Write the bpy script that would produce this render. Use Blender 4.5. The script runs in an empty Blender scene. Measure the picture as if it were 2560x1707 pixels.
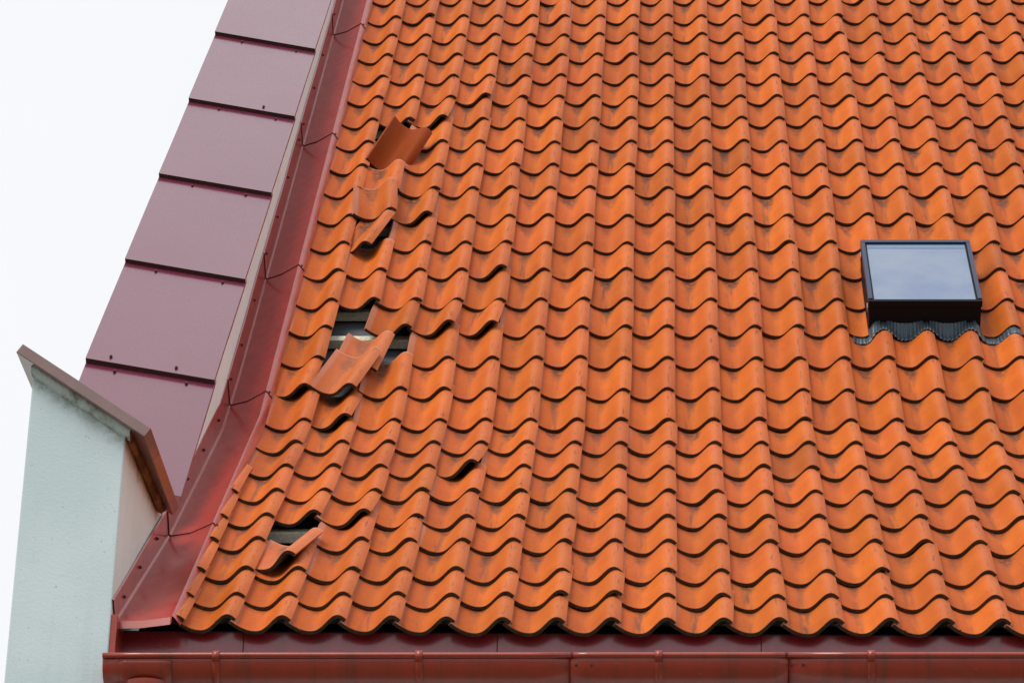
import bpy, bmesh, math, random
from mathutils import Vector, Matrix, Euler

random.seed(7)
SC = bpy.context.scene
COL = SC.collection

# ------------------------------------------------------------------ camera
cam_d = bpy.data.cameras.new("camera")
cam_d.sensor_width = 36.0
cam_d.lens = 112.5
cam_d.clip_start = 0.1
cam_d.clip_end = 5000.0
cam = bpy.data.objects.new("camera", cam_d)
COL.objects.link(cam)
_psi, _rho, _th = math.radians(-3.05892), math.radians(1.36818), math.radians(25.5)
_F = Vector((math.sin(_psi) * math.cos(_th), math.cos(_psi) * math.cos(_th), math.sin(_th)))
_R = _F.cross(Vector((0, 0, 1))).normalized()
_U = _R.cross(_F)
_R2 = _R * math.cos(_rho) + _U * math.sin(_rho)
_U2 = _U * math.cos(_rho) - _R * math.sin(_rho)
_m = Matrix((_R2, _U2, -_F)).transposed().to_4x4()
_m.translation = Vector((-0.00704595, -10.8608215, -4.08937903))
cam.matrix_world = _m
SC.camera = cam

# ------------------------------------------------------------------ sky and sun
SUN_EL, SUN_AZ = 57.0, -42.0          # azimuth measured from the street side, minus = to the left
world = bpy.data.worlds.new("World")
SC.world = world
world.use_nodes = True
wn, wl = world.node_tree.nodes, world.node_tree.links
for n in list(wn):
    wn.remove(n)
w_out = wn.new("ShaderNodeOutputWorld")
w_bg = wn.new("ShaderNodeBackground")
w_bg.inputs["Strength"].default_value = 0.1
w_sky = wn.new("ShaderNodeTexSky")
w_sky.sky_type = 'NISHITA'
w_sky.sun_disc = False
w_sky.sun_elevation = math.radians(SUN_EL)
w_sky.sun_rotation = math.radians(180.0 - SUN_AZ)
w_tc = wn.new("ShaderNodeTexCoord")
w_no = wn.new("ShaderNodeTexNoise")
w_no.inputs["Scale"].default_value = 2.3
w_no.inputs["Detail"].default_value = 5.0
w_no.inputs["Roughness"].default_value = 0.55
wl.new(w_tc.outputs["Generated"], w_no.inputs["Vector"])
w_cr = wn.new("ShaderNodeValToRGB")          # thin and thick parts of the overcast layer
w_cr.color_ramp.elements[0].position = 0.3
w_cr.color_ramp.elements[0].color = (5.05, 5.08, 5.2, 1)
w_cr.color_ramp.elements[1].position = 0.7
w_cr.color_ramp.elements[1].color = (5.5, 5.5, 5.55, 1)
wl.new(w_no.outputs["Fac"], w_cr.inputs["Fac"])
w_mix = wn.new("ShaderNodeMixRGB")
w_mix.inputs[0].default_value = 0.95
wl.new(w_sky.outputs[0], w_mix.inputs[1])
wl.new(w_cr.outputs[0], w_mix.inputs[2])
wl.new(w_mix.outputs[0], w_bg.inputs["Color"])
wl.new(w_bg.outputs[0], w_out.inputs["Surface"])

sun_d = bpy.data.lights.new("sun", 'SUN')
sun_d.energy = 1.5
sun_d.angle = math.radians(28.0)
sun_d.color = (1.0, 0.93, 0.82)
sun = bpy.data.objects.new("sun", sun_d)
COL.objects.link(sun)
_el, _az = math.radians(SUN_EL), math.radians(SUN_AZ)
_sd = Vector((math.sin(_az) * math.cos(_el), -math.cos(_az) * math.cos(_el), math.sin(_el)))
sun.rotation_euler = _sd.to_track_quat('Z', 'Y').to_euler()

SC.view_settings.view_transform = 'Standard'
SC.view_settings.look = 'None'
SC.view_settings.gamma = 1.0
SC.view_settings.use_curve_mapping = False
SC.view_settings.exposure = 0.86

# ------------------------------------------------------------------ helpers
def tag(o, label=None, cat=None, group=None, kind=None):
    if label: o["label"] = label
    if cat: o["category"] = cat
    if group: o["group"] = group
    if kind: o["kind"] = kind
    return o

def empty(name, loc=(0, 0, 0), **k):
    o = bpy.data.objects.new(name, None)
    o.location = loc
    o.empty_display_size = 0.2
    COL.objects.link(o)
    return tag(o, **k)

def adopt(o, parent):
    if parent is not None:
        o.parent = parent
        o.matrix_parent_inverse = Matrix.Translation(parent_world(parent)).inverted()

def parent_world(p):
    t = Vector(p.location)
    while p.parent is not None:
        p = p.parent
        break
    return t

def link(name, me, parent=None, mats=(), smooth=None):
    o = bpy.data.objects.new(name, me)
    for m in mats:
        if m.name not in [x.name for x in me.materials if x]:
            me.materials.append(m)
    COL.objects.link(o)
    if smooth is not None:
        for p in me.polygons:
            p.use_smooth = smooth
    adopt(o, parent)
    return o

def mesh(name, verts, faces):
    me = bpy.data.meshes.new(name)
    me.from_pydata([tuple(v) for v in verts], [], faces)
    me.update()
    return me

def box_vf(x0, x1, y0, y1, z0, z1):
    v = [(x0, y0, z0), (x1, y0, z0), (x1, y1, z0), (x0, y1, z0), (x0, y0, z1), (x1, y0, z1), (x1, y1, z1), (x0, y1, z1)]
    f = [(0, 3, 2, 1), (4, 5, 6, 7), (0, 1, 5, 4), (1, 2, 6, 5), (2, 3, 7, 6), (3, 0, 4, 7)]
    return v, f

def bevel(me, w, seg=2):
    bm = bmesh.new()
    bm.from_mesh(me)
    bmesh.ops.remove_doubles(bm, verts=bm.verts, dist=1e-6)
    bmesh.ops.recalc_face_normals(bm, faces=bm.faces)
    bmesh.ops.bevel(bm, geom=list(bm.edges), offset=w, segments=seg, profile=0.5, affect='EDGES')
    bm.to_mesh(me)
    bm.free()

def fixn(me):
    bm = bmesh.new()
    bm.from_mesh(me)
    bmesh.ops.recalc_face_normals(bm, faces=bm.faces)
    bm.to_mesh(me)
    bm.free()

# ------------------------------------------------------------------ roof frame: two slopes, flatter bell-cast at the eave
W = 0.2                                    # cover width of a pantile
SU, SL = math.radians(50.6863), math.radians(40.5610)
V = [0.0, 0.2638, 0.5462, 0.8971, 1.2011, 1.5292, 1.8655, 2.2063, 2.5507, 2.8547, 3.1807, 3.5173, 3.8277, 4.1749,
     4.5029, 4.8479, 5.2159, 5.5256, 5.861, 6.1963, 6.5289, 6.8591, 7.206, 7.5412, 7.8625, 8.2068, 8.545, 8.88, 9.22, 9.56, 9.89, 10.23]
VB = V[8]
TL, NL = Vector((0, math.cos(SL), math.sin(SL))), Vector((0, -math.sin(SL), math.cos(SL)))
TU, NU = Vector((0, math.cos(SU), math.sin(SU))), Vector((0, -math.sin(SU), math.cos(SU)))
BB = TL * VB
NB = (NL + NU) / (1 + NL.dot(NU))

def pos(x, v, n, upper=None):
    if upper is None:
        if abs(v - VB) < 1e-5:
            return Vector((x, 0, 0)) + BB + NB * n
        upper = v > VB
    if upper:
        return Vector((x, 0, 0)) + BB + TU * (v - VB) + NU * n
    return Vector((x, 0, 0)) + TL * v + NL * n

def frame(upper):
    T, N = (TU, NU) if upper else (TL, NL)
    return Matrix((Vector((1, 0, 0)), T, N)).transposed()

# ------------------------------------------------------------------ node helpers
class NT:
    def __init__(s, name):
        s.m = bpy.data.materials.new(name)
        s.m.use_nodes = True
        s.t = s.m.node_tree
        s.b = s.t.nodes["Principled BSDF"]
    def n(s, typ, **k):
        nd = s.t.nodes.new(typ)
        for a, b in k.items():
            setattr(nd, a, b)
        return nd
    def l(s, a, b):
        s.t.links.new(a, b)
        return b
    def val(s, sock, v):
        if hasattr(v, "is_linked"):
            s.l(v, sock)
        else:
            sock.default_value = v
    def math(s, op, a, b=0.0, c=None, clamp=False):
        nd = s.n("ShaderNodeMath", operation=op, use_clamp=clamp)
        s.val(nd.inputs[0], a)
        s.val(nd.inputs[1], b)
        if c is not None:
            s.val(nd.inputs[2], c)
        return nd.outputs[0]
    def smooth(s, x, a, b):
        nd = s.n("ShaderNodeMapRange", interpolation_type='SMOOTHSTEP')
        s.val(nd.inputs[0], x)
        nd.inputs[1].default_value = a
        nd.inputs[2].default_value = b
        return nd.outputs[0]
    def mix(s, fac, a, b, mode='MIX'):
        nd = s.n("ShaderNodeMixRGB", blend_type=mode)
        s.val(nd.inputs[0], fac)
        s.val(nd.inputs[1], a if hasattr(a, "is_linked") else (*a, 1) if len(a) == 3 else a)
        s.val(nd.inputs[2], b if hasattr(b, "is_linked") else (*b, 1) if len(b) == 3 else b)
        return nd.outputs[0]
    def noise(s, vec, scale, detail=4.0, rough=0.55, w=None, dim='3D'):
        nd = s.n("ShaderNodeTexNoise", noise_dimensions='4D' if w is not None else dim)
        if vec is not None:
            s.l(vec, nd.inputs["Vector"])
        if w is not None:
            s.val(nd.inputs["W"], w)
        nd.inputs["Scale"].default_value = scale
        nd.inputs["Detail"].default_value = detail
        nd.inputs["Roughness"].default_value = rough
        return nd.outputs["Fac"]
    def scale_vec(s, vec, sc):
        nd = s.n("ShaderNodeVectorMath", operation='MULTIPLY')
        s.l(vec, nd.inputs[0])
        nd.inputs[1].default_value = sc
        return nd.outputs[0]
    def voro(s, vec, scale, feature='F1', w=None):
        nd = s.n("ShaderNodeTexVoronoi", feature=feature, voronoi_dimensions='4D' if w is not None else '3D')
        s.l(vec, nd.inputs["Vector"])
        if w is not None:
            s.val(nd.inputs["W"], w)
        nd.inputs["Scale"].default_value = scale
        return nd
    def bump(s, h, strength, dist):
        nd = s.n("ShaderNodeBump")
        nd.inputs["Strength"].default_value = strength
        nd.inputs["Distance"].default_value = dist
        s.l(h, nd.inputs["Height"])
        s.l(nd.outputs[0], s.b.inputs["Normal"])
    def out(s, color=None, rough=None, metal=None):
        if color is not None:
            s.val(s.b.inputs["Base Color"], color if hasattr(color, "is_linked") else (*color, 1))
        if rough is not None:
            s.val(s.b.inputs["Roughness"], rough)
        if metal is not None:
            s.val(s.b.inputs["Metallic"], metal)
        return s.m

# ------------------------------------------------------------------ materials
LEN = 0.405        # length of a pantile
def tile_material(name, island, deep=0.0):
    t = NT(name)
    uv = t.n("ShaderNodeUVMap")
    uv.uv_map = "tile"
    sep = t.n("ShaderNodeSeparateXYZ")
    t.l(uv.outputs[0], sep.inputs[0])
    u, v = sep.outputs[0], sep.outputs[1]           # u in cover widths from the crest, v in metres from the foot
    if island:
        rnd = t.n("ShaderNodeNewGeometry").outputs["Random Per Island"]
    else:
        rnd = t.n("ShaderNodeObjectInfo").outputs["Random"]
    w = t.math('MULTIPLY', rnd, 91.0)
    vec = t.scale_vec(uv.outputs[0], (0.2, 1.0, 1.0))
    big = t.noise(vec, 7.0, 3.0, 0.5, w)
    mid = t.noise(vec, 34.0, 5.0, 0.6, w)
    streak = t.noise(t.scale_vec(vec, (1.0, 0.09, 1.0)), 60.0, 4.0, 0.6, w)
    col = t.mix(t.smooth(big, 0.32, 0.68), (0.55, 0.127, 0.0095), (0.50, 0.104, 0.0095))
    col = t.mix(t.math('MULTIPLY', t.smooth(streak, 0.48, 0.8), 0.30), col, (0.36, 0.085, 0.026))
    col = t.mix(t.math('MULTIPLY', t.smooth(mid, 0.52, 0.75), 0.18), col, (0.58, 0.16, 0.03))
    # roll: sky sheen painted as pink over the worn skin, with hair cracks
    crest = t.math('MULTIPLY', t.smooth(u, -0.13, -0.01), t.math('ADD', 0.5, t.math('MULTIPLY', mid, 0.6)))
    col = t.mix(t.math('MULTIPLY', crest, 0.8), col, (0.48, 0.130, 0.048))
    # left flank of the trough painted darker, as shaded by the next roll
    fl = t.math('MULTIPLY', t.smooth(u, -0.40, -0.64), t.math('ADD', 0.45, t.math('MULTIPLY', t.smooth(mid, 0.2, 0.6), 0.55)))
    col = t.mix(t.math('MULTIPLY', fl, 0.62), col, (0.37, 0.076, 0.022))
    crack = t.noise(t.scale_vec(vec, (1.0, 0.10, 1.0)), 120.0, 3.0, 0.6, w)
    ck_mask = t.math('MULTIPLY', t.smooth(u, -0.09, -0.01), t.smooth(u, 0.14, 0.05))
    ck = t.math('MULTIPLY', t.math('MULTIPLY', t.smooth(crack, 0.57, 0.63), ck_mask), t.smooth(big, 0.38, 0.52))
    col = t.mix(t.math('MULTIPLY', ck, 0.75), col, (0.15, 0.05, 0.03))
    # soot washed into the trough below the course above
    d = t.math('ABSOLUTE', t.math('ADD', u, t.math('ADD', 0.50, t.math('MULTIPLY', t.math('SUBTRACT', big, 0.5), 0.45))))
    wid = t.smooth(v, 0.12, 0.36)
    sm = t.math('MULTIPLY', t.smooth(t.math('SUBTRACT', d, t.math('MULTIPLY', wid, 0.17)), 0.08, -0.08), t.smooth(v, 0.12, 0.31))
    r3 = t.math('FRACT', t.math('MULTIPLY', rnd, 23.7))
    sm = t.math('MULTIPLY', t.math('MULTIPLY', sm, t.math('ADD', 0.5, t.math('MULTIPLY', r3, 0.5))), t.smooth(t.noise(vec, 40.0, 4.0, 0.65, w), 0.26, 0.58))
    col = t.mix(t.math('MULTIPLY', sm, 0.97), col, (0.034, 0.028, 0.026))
    # faint run-off stain down the trough
    d2 = t.math('ABSOLUTE', t.math('ADD', u, 0.53))
    run = t.math('MULTIPLY', t.math('MULTIPLY', t.smooth(d2, 0.15, 0.0), t.smooth(streak, 0.40, 0.62)), t.math('ADD', 0.15, t.math('MULTIPLY', t.math('POWER', r3, 3.0), 0.75)))
    col = t.mix(run, col, (0.13, 0.055, 0.035))
    # flecks
    fw = t.noise(t.scale_vec(vec, (1.0, 0.6, 1.0)), 125.0, 2.0, 0.5, w)
    col = t.mix(t.math('MULTIPLY', t.smooth(fw, 0.655, 0.715), 0.8), col, (0.11, 0.045, 0.03))
    fl2 = t.noise(t.scale_vec(vec, (1.0, 1.3, 1.0)), 190.0, 2.0, 0.5, t.math('ADD', w, 17.3))
    col = t.mix(t.math('MULTIPLY', t.smooth(fl2, 0.74, 0.78), 0.6), col, (0.62, 0.48, 0.42))
    # pale hidden left rim
    col = t.mix(t.math('MULTIPLY', t.smooth(u, -0.80, -0.87), 0.6), col, (0.50, 0.24, 0.18))
    # raw pale clay at the head, bare only where a tile has slipped
    col = t.mix(t.math('MULTIPLY', t.smooth(v, LEN - 0.014, LEN - 0.004), 0.8), col, (0.60, 0.31, 0.23))
    gp = t.n("ShaderNodeNewGeometry").outputs["Position"]
    area = t.noise(gp, 0.9, 4.0, 0.6)
    col = t.mix(t.math('MULTIPLY', t.smooth(area, 0.48, 0.72), 0.38), col, (0.41, 0.080, 0.014))
    area2 = t.noise(gp, 3.3, 5.0, 0.65)
    col = t.mix(t.math('MULTIPLY', t.smooth(area2, 0.56, 0.78), 0.20), col, (0.22, 0.062, 0.028))
    if deep:
        col = t.mix(deep, col, (0.25, 0.038, 0.002) if deep > 0.9 else (0.50, 0.185, 0.105))
    hsv = t.n("ShaderNodeHueSaturation")
    r2 = t.math('FRACT', t.math('MULTIPLY', rnd, 7.77))
    t.l(t.math('ADD', 0.4985, t.math('MULTIPLY', r2, 0.003)), hsv.inputs["Hue"])
    t.l(t.math('SUBTRACT', t.math('ADD', 0.86, t.math('MULTIPLY', rnd, 0.22)), t.math('MULTIPLY', t.smooth(r2, 0.90, 0.97), 0.16)), hsv.inputs["Value"])
    t.l(t.math('ADD', 0.995, t.math('MULTIPLY', r2, 0.01)), hsv.inputs["Saturation"])
    t.l(col, hsv.inputs["Color"])
    t.bump(t.math('ADD', mid, t.math('MULTIPLY', fw, 0.5)), 0.25, 0.003)
    rough = t.math('SUBTRACT', t.math('ADD', 0.56, t.math('MULTIPLY', mid, 0.2)), t.math('MULTIPLY', crest, 0.14))
    t.b.inputs['Specular IOR Level'].default_value = 0.08 if deep == 0.94 else 0.17
    return t.out(hsv.outputs[0], rough)

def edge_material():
    t = NT("tile_edge_grime_shade")
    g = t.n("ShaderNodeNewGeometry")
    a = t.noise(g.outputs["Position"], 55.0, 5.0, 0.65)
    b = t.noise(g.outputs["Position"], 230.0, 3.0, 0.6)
    col = t.mix(t.smooth(a, 0.35, 0.7), (0.026, 0.012, 0.006), (0.050, 0.034, 0.016))  # grime on the tile ends, darkened further to paint in their shade
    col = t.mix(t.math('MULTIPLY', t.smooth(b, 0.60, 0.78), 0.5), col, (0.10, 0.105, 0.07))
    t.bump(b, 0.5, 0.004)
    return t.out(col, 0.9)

def red_metal(name, base=(0.21, 0.026, 0.022), rough=0.30, dust=1.0, coat=0.8, cior=1.6, grime=0.0, mott=1.0):
    t = NT(name)
    g = t.n("ShaderNodeNewGeometry").outputs["Position"]
    a = t.noise(g, 1.7, 3.0, 0.5)
    b = t.noise(g, 14.0, 4.0, 0.6)
    c = t.noise(g, 420.0, 2.0, 0.5)
    d = t.noise(g, 300.0, 2.0, 0.5)
    dark = tuple(x * 0.82 for x in base)
    col = t.mix(t.math('MULTIPLY', t.smooth(b, 0.3, 0.7), mott), base, dark)
    if grime:                                        # rain-washed dirt runs and scuffs
        st = t.noise(t.scale_vec(g, (1.0, 0.08, 0.08)), 26.0, 5.0, 0.65)
        col = t.mix(t.math('MULTIPLY', t.smooth(st, 0.48, 0.75), grime), col, (0.06, 0.022, 0.015))
        sc = t.noise(t.scale_vec(g, (0.25, 1.0, 1.6)), 90.0, 4.0, 0.7)
        col = t.mix(t.math('MULTIPLY', t.smooth(sc, 0.68, 0.74), 0.5), col, (0.42, 0.20, 0.16))
    col = t.mix(t.math('MULTIPLY', t.smooth(b, 0.52, 0.8), 0.10 * dust), col, (0.33, 0.10, 0.075))
    col = t.mix(t.math('MULTIPLY', t.smooth(c, 0.735, 0.77), 0.8 * dust), col, (0.5, 0.40, 0.36))
    col = t.mix(t.math('MULTIPLY', t.smooth(d, 0.735, 0.77), 0.8 * dust), col, (0.05, 0.02, 0.016))
    t.bump(a, 0.06, 0.06)
    t.b.inputs['Coat Weight'].default_value = coat
    t.b.inputs['Coat Roughness'].default_value = 0.16
    t.b.inputs['Coat IOR'].default_value = cior
    return t.out(col, t.math('ADD', rough, t.math('MULTIPLY', t.smooth(b, 0.35, 0.75), 0.05)))

def plaster(name, base, tint, stain=None):
    t = NT(name)
    g = t.n("ShaderNodeNewGeometry").outputs["Position"]
    a = t.noise(g, 2.4, 4.0, 0.55)
    b = t.noise(t.scale_vec(g, (1.0, 1.0, 2.6)), 38.0, 6.0, 0.62)
    c = t.noise(g, 190.0, 3.0, 0.6)
    col = t.mix(t.smooth(a, 0.3, 0.7), base, tint)
    col = t.mix(t.math('MULTIPLY', t.smooth(b, 0.55, 0.8), 0.25), col, tuple(x * 0.8 for x in base))
    dr = t.noise(t.scale_vec(g, (1.0, 1.0, 0.07)), 16.0, 5.0, 0.6)
    col = t.mix(t.math('MULTIPLY', t.smooth(dr, 0.50, 0.78), 0.22), col, tuple(x * 0.62 for x in base))
    sp = t.noise(g, 110.0, 2.0, 0.5)
    col = t.mix(t.math('MULTIPLY', t.smooth(sp, 0.725, 0.76), 0.75), col, (0.06, 0.05, 0.04))
    if stain:                                        # lichen and rust creeping down from the cap
        ax, az, slope, depth, scol = stain
        sp_ = t.n("ShaderNodeSeparateXYZ")
        t.l(g, sp_.inputs[0])
        line = t.math('ADD', az, t.math('MULTIPLY', t.math('SUBTRACT', sp_.outputs[0], ax), slope))
        dist = t.math('SUBTRACT', line, sp_.outputs[2])
        edge = t.math('SUBTRACT', dist, t.math('MULTIPLY', t.math('SUBTRACT', t.noise(g, 11.0, 6.0, 0.7), 0.40), depth * 1.6))
        mk = t.math('MULTIPLY', t.smooth(edge, depth, depth * 0.15), t.smooth(t.noise(g, 30.0, 5.0, 0.7), 0.25, 0.62))
        col = t.mix(t.math('MULTIPLY', mk, 0.6), col, scol)
    w = t.n("ShaderNodeTexWave", wave_type='BANDS', bands_direction='DIAGONAL')
    t.l(g, w.inputs["Vector"])
    w.inputs["Scale"].default_value = 22.0
    w.inputs["Distortion"].default_value = 14.0
    w.inputs["Detail"].default_value = 3.0
    h = t.math('ADD', t.math('MULTIPLY', b, 1.2), t.math('ADD', t.math('MULTIPLY', w.outputs["Fac"], 0.22), t.math('MULTIPLY', c, 0.25)))
    t.bump(h, 0.22, 0.0028)
    return t.out(col, 0.92)

def stained(name, clean, dirt, scale, lo, hi):
    t = NT(name)
    g = t.n("ShaderNodeNewGeometry").outputs["Position"]
    a = t.noise(g, scale, 6.0, 0.68)
    b = t.noise(g, scale * 5.0, 4.0, 0.6)
    col = t.mix(t.smooth(a, lo, hi), clean, dirt)
    col = t.mix(t.math('MULTIPLY', t.smooth(b, 0.56, 0.72), 0.6), col, tuple(x * 0.35 for x in dirt))
    t.bump(b, 0.5, 0.008)
    return t.out(col, 0.95)

def plain(name, color, rough=0.6, metal=0.0, nz=30.0, amt=0.25):
    t = NT(name)
    g = t.n("ShaderNodeNewGeometry").outputs["Position"]
    a = t.noise(g, nz, 5.0, 0.6)
    col = t.mix(t.math('MULTIPLY', t.smooth(a, 0.3, 0.75), amt * 2), color, tuple(c * 0.55 for c in color))
    t.bump(a, 0.15, 0.004)
    return t.out(col, t.math('ADD', rough, t.math('MULTIPLY', a, 0.12)), metal)

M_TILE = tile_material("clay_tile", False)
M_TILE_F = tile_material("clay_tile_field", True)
M_TILE_DEEP = tile_material("clay_tile_unweathered", False, 0.94)
M_TILE_PALE = tile_material("clay_tile_dusty", False, 0.24)
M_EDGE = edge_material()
M_RED = red_metal("red_painted_sheet", (0.36, 0.030, 0.022), 0.30, 1.0, 0.45, 1.5)
M_FAS = red_metal("red_painted_fascia", (0.30, 0.022, 0.034), 0.30, 1.0, 1.0, 1.5, 0.3)
M_COP = red_metal("sky_tinted_red_coping", (0.135, 0.017, 0.048), rough=0.25, dust=0.04, coat=1.0, cior=1.6, mott=0.15)  # purple in the base stands in for bluish sky reflection on red paint
M_GUT = red_metal("red_painted_gutter", (0.32, 0.028, 0.011), 0.34, 1.0, 0.35, 1.5, 0.45)
M_DRIP = plain("shade_brown_drip", (0.045, 0.011, 0.008), 0.5)
M_GRIME = plain("joint_grime", (0.035, 0.012, 0.010), 0.9)
M_SCREW = plain("dark_red_screw", (0.07, 0.015, 0.012), 0.5)
M_PLAS = plaster("blue_grey_render", (0.54, 0.635, 0.67), (0.48, 0.58, 0.62), (-2.44, 0.995, -0.678, 0.10, (0.15, 0.16, 0.10)))
M_SIDE = plaster("pale_side_render", (0.70, 0.78, 0.78), (0.64, 0.71, 0.70), (-2.0, 0.70, 0.0, 0.085, (0.20, 0.10, 0.035)))
M_WHITE = plaster("off_white_render", (0.74, 0.84, 0.86), (0.70, 0.79, 0.81))
M_MORT = stained("lichen_mortar", (0.50, 0.56, 0.55), (0.16, 0.17, 0.115), 9.0, 0.45, 0.72)
M_MORT2 = stained("rusty_mortar", (0.30, 0.17, 0.07), (0.10, 0.045, 0.018), 8.0, 0.34, 0.64)
M_WOOD = plain("grey_batten_wood", (0.66, 0.62, 0.50), 0.85, 0, 60.0, 0.3)
M_UNDER = plain("slate_grey_membrane", (0.075, 0.085, 0.10), 0.5, 0, 20.0, 0.3)
M_FRAME = plain("black_coated_frame", (0.006, 0.007, 0.010), 0.55, 0, 60.0, 0.2)
M_FRAMEB = plain("blue_black_cover", (0.010, 0.026, 0.075), 0.28, 0.0, 60.0, 0.15)
M_FRAME.node_tree.nodes["Principled BSDF"].inputs["Specular IOR Level"].default_value = 0.15
M_LEAD = plain("lead_apron", (0.075, 0.105, 0.135), 0.42, 0.5, 120.0, 0.35)
M_STEEL = plain("bare_steel", (0.55, 0.56, 0.58), 0.35, 1.0)

# ------------------------------------------------------------------ pantile
H = 0.061          # trough to crest
TH = 0.0155        # clay thickness

def prof(u):
    x = ((1 + math.cos(2 * math.pi * u)) / 2) ** 1.22
    z = H * (x - 1.0)
    if u < -0.5:                                    # left flank runs out below the neighbour's roll
        z = -H + 0.0235 * ((-0.5 - u) / 0.33) ** 1.9
    return z

def tile_vf(u0=-0.93, u1=0.17, length=LEN, nseg=26, twist=0.0):
    us = [u0 + (u1 - u0) * i / nseg for i in range(nseg + 1)]
    vs = [(0.0, -0.0022), (0.0035, 0.0), (length * 0.5, 0.0), (length - 0.003, 0.0), (length, -0.002)]
    V_, F_, UV, MI = [], [], [], []
    nu, nv = len(us), len(vs)
    def nrm(u):
        e = 1e-3
        dz = (prof(u + e) - prof(u - e)) / (2 * e * W)
        l = math.sqrt(1 + dz * dz)
        return -dz / l, 1 / l
    def tw(u, v):                                   # warped tile: its roll stands off towards the foot
        return twist * max(0.0, (u + 0.55)) * W * max(0.0, 1 - v / (length * 0.8)) ** 1.2
    for (v, dn) in vs:
        for u in us:
            nx, nz = nrm(u)
            V_.append((u * W + nx * dn, v, prof(u) + nz * dn + tw(u, v)))
    for v in (0.0, length):
        for u in us:
            nx, nz = nrm(u)
            V_.append((u * W - nx * TH, v, prof(u) - nz * TH + tw(u, v)))
    def q(a, b, c, d, m):
        F_.append((a, b, c, d))
        MI.append(m)
    for j in range(nv - 1):
        for i in range(nu - 1):
            q(j * nu + i, j * nu + i + 1, (j + 1) * nu + i + 1, (j + 1) * nu + i, 0)
    b0, b1 = nv * nu, nv * nu + nu
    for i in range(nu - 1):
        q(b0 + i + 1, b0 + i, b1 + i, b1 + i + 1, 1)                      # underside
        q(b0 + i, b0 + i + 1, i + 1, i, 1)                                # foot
        q(b1 + i + 1, b1 + i, (nv - 1) * nu + i, (nv - 1) * nu + i + 1, 0)    # head
    for i, s in ((0, 1), (nu - 1, -1)):
        ring = [j * nu + i for j in range(nv)] + [b1 + i, b0 + i]
        F_.append(tuple(ring[::-1] if s < 0 else ring))
        MI.append(0)
    uvs = []
    for k, p in enumerate(V_):
        if k < nv * nu:
            uvs.append((us[k % nu], p[1]))
        else:
            uvs.append((us[(k - nv * nu) % nu], p[1]))
    return V_, F_, uvs, MI

def tile_mesh(name, mats, **k):
    V_, F_, uvs, MI = tile_vf(**k)
    me = mesh(name, V_, F_)
    lay = me.uv_layers.new(name="tile")
    for l in me.loops:
        lay.data[l.index].uv = uvs[l.vertex_index]
    for p, m in zip(me.polygons, MI):
        p.material_index = m
        p.use_smooth = True
    # sharp rims
    bm = bmesh.new()
    bm.from_mesh(me)
    bmesh.ops.recalc_face_normals(bm, faces=bm.faces)
    for e in bm.edges:
        if len(e.link_faces) == 2 and e.calc_face_angle(0) > 0.6:
            e.smooth = False
    bm.to_mesh(me)
    bm.free()
    for m in mats:
        me.materials.append(m)
    return me

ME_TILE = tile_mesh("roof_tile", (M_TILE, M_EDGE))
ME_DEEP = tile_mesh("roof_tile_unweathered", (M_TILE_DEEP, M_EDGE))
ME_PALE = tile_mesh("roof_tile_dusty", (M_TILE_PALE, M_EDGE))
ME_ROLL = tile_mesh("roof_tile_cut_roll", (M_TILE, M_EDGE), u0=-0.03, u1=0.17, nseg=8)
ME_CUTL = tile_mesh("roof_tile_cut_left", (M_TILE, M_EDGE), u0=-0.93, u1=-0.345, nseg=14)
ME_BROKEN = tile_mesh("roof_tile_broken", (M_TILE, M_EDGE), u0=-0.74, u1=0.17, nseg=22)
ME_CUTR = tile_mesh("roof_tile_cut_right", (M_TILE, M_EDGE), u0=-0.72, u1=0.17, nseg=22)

roof = empty("tiled_roof", label="steep orange pantile roof with slipped and missing tiles", cat="roof")

def tile_matrix(x, v, n, upper, pitch=0.0, yaw=0.0, bank=0.0, bank_u=-0.5):
    """pitch lifts the foot, yaw turns in the roof plane (plus = foot swings left), bank lifts the roll side"""
    T, N = (TU, NU) if upper else (TL, NL)
    Mx = frame(upper).to_4x4()
    Mx.translation = pos(x, v, n, upper)
    c = Vector((bank_u * W, 0, -H))
    local = Matrix.Rotation(yaw, 4, 'Z') @ Matrix.Rotation(-pitch, 4, 'X')
    if bank:
        local = local @ Matrix.Translation(c) @ Matrix.Rotation(-bank, 4, 'Y') @ Matrix.Translation(-c)
    return Mx @ local

def put(me, mat, name="roof_tile", label=None):
    o = bpy.data.objects.new(name, me)
    COL.objects.link(o)
    o.matrix_world = mat
    o.parent = roof
    if label:
        o["label"] = label
    return o

SKY_X0, SKY_X1, SKY_V0, SKY_V1 = 0.93, 1.455, 3.562, 4.268

# tiles that have left their place: (row, column) -> kind of shift
MISSING = {(18, -7), (17, -7), (16, -7), (15, -7), (14, -7), (11, -7), (10, -7), (10, -6), (9, -7), (3, -7)}
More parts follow.
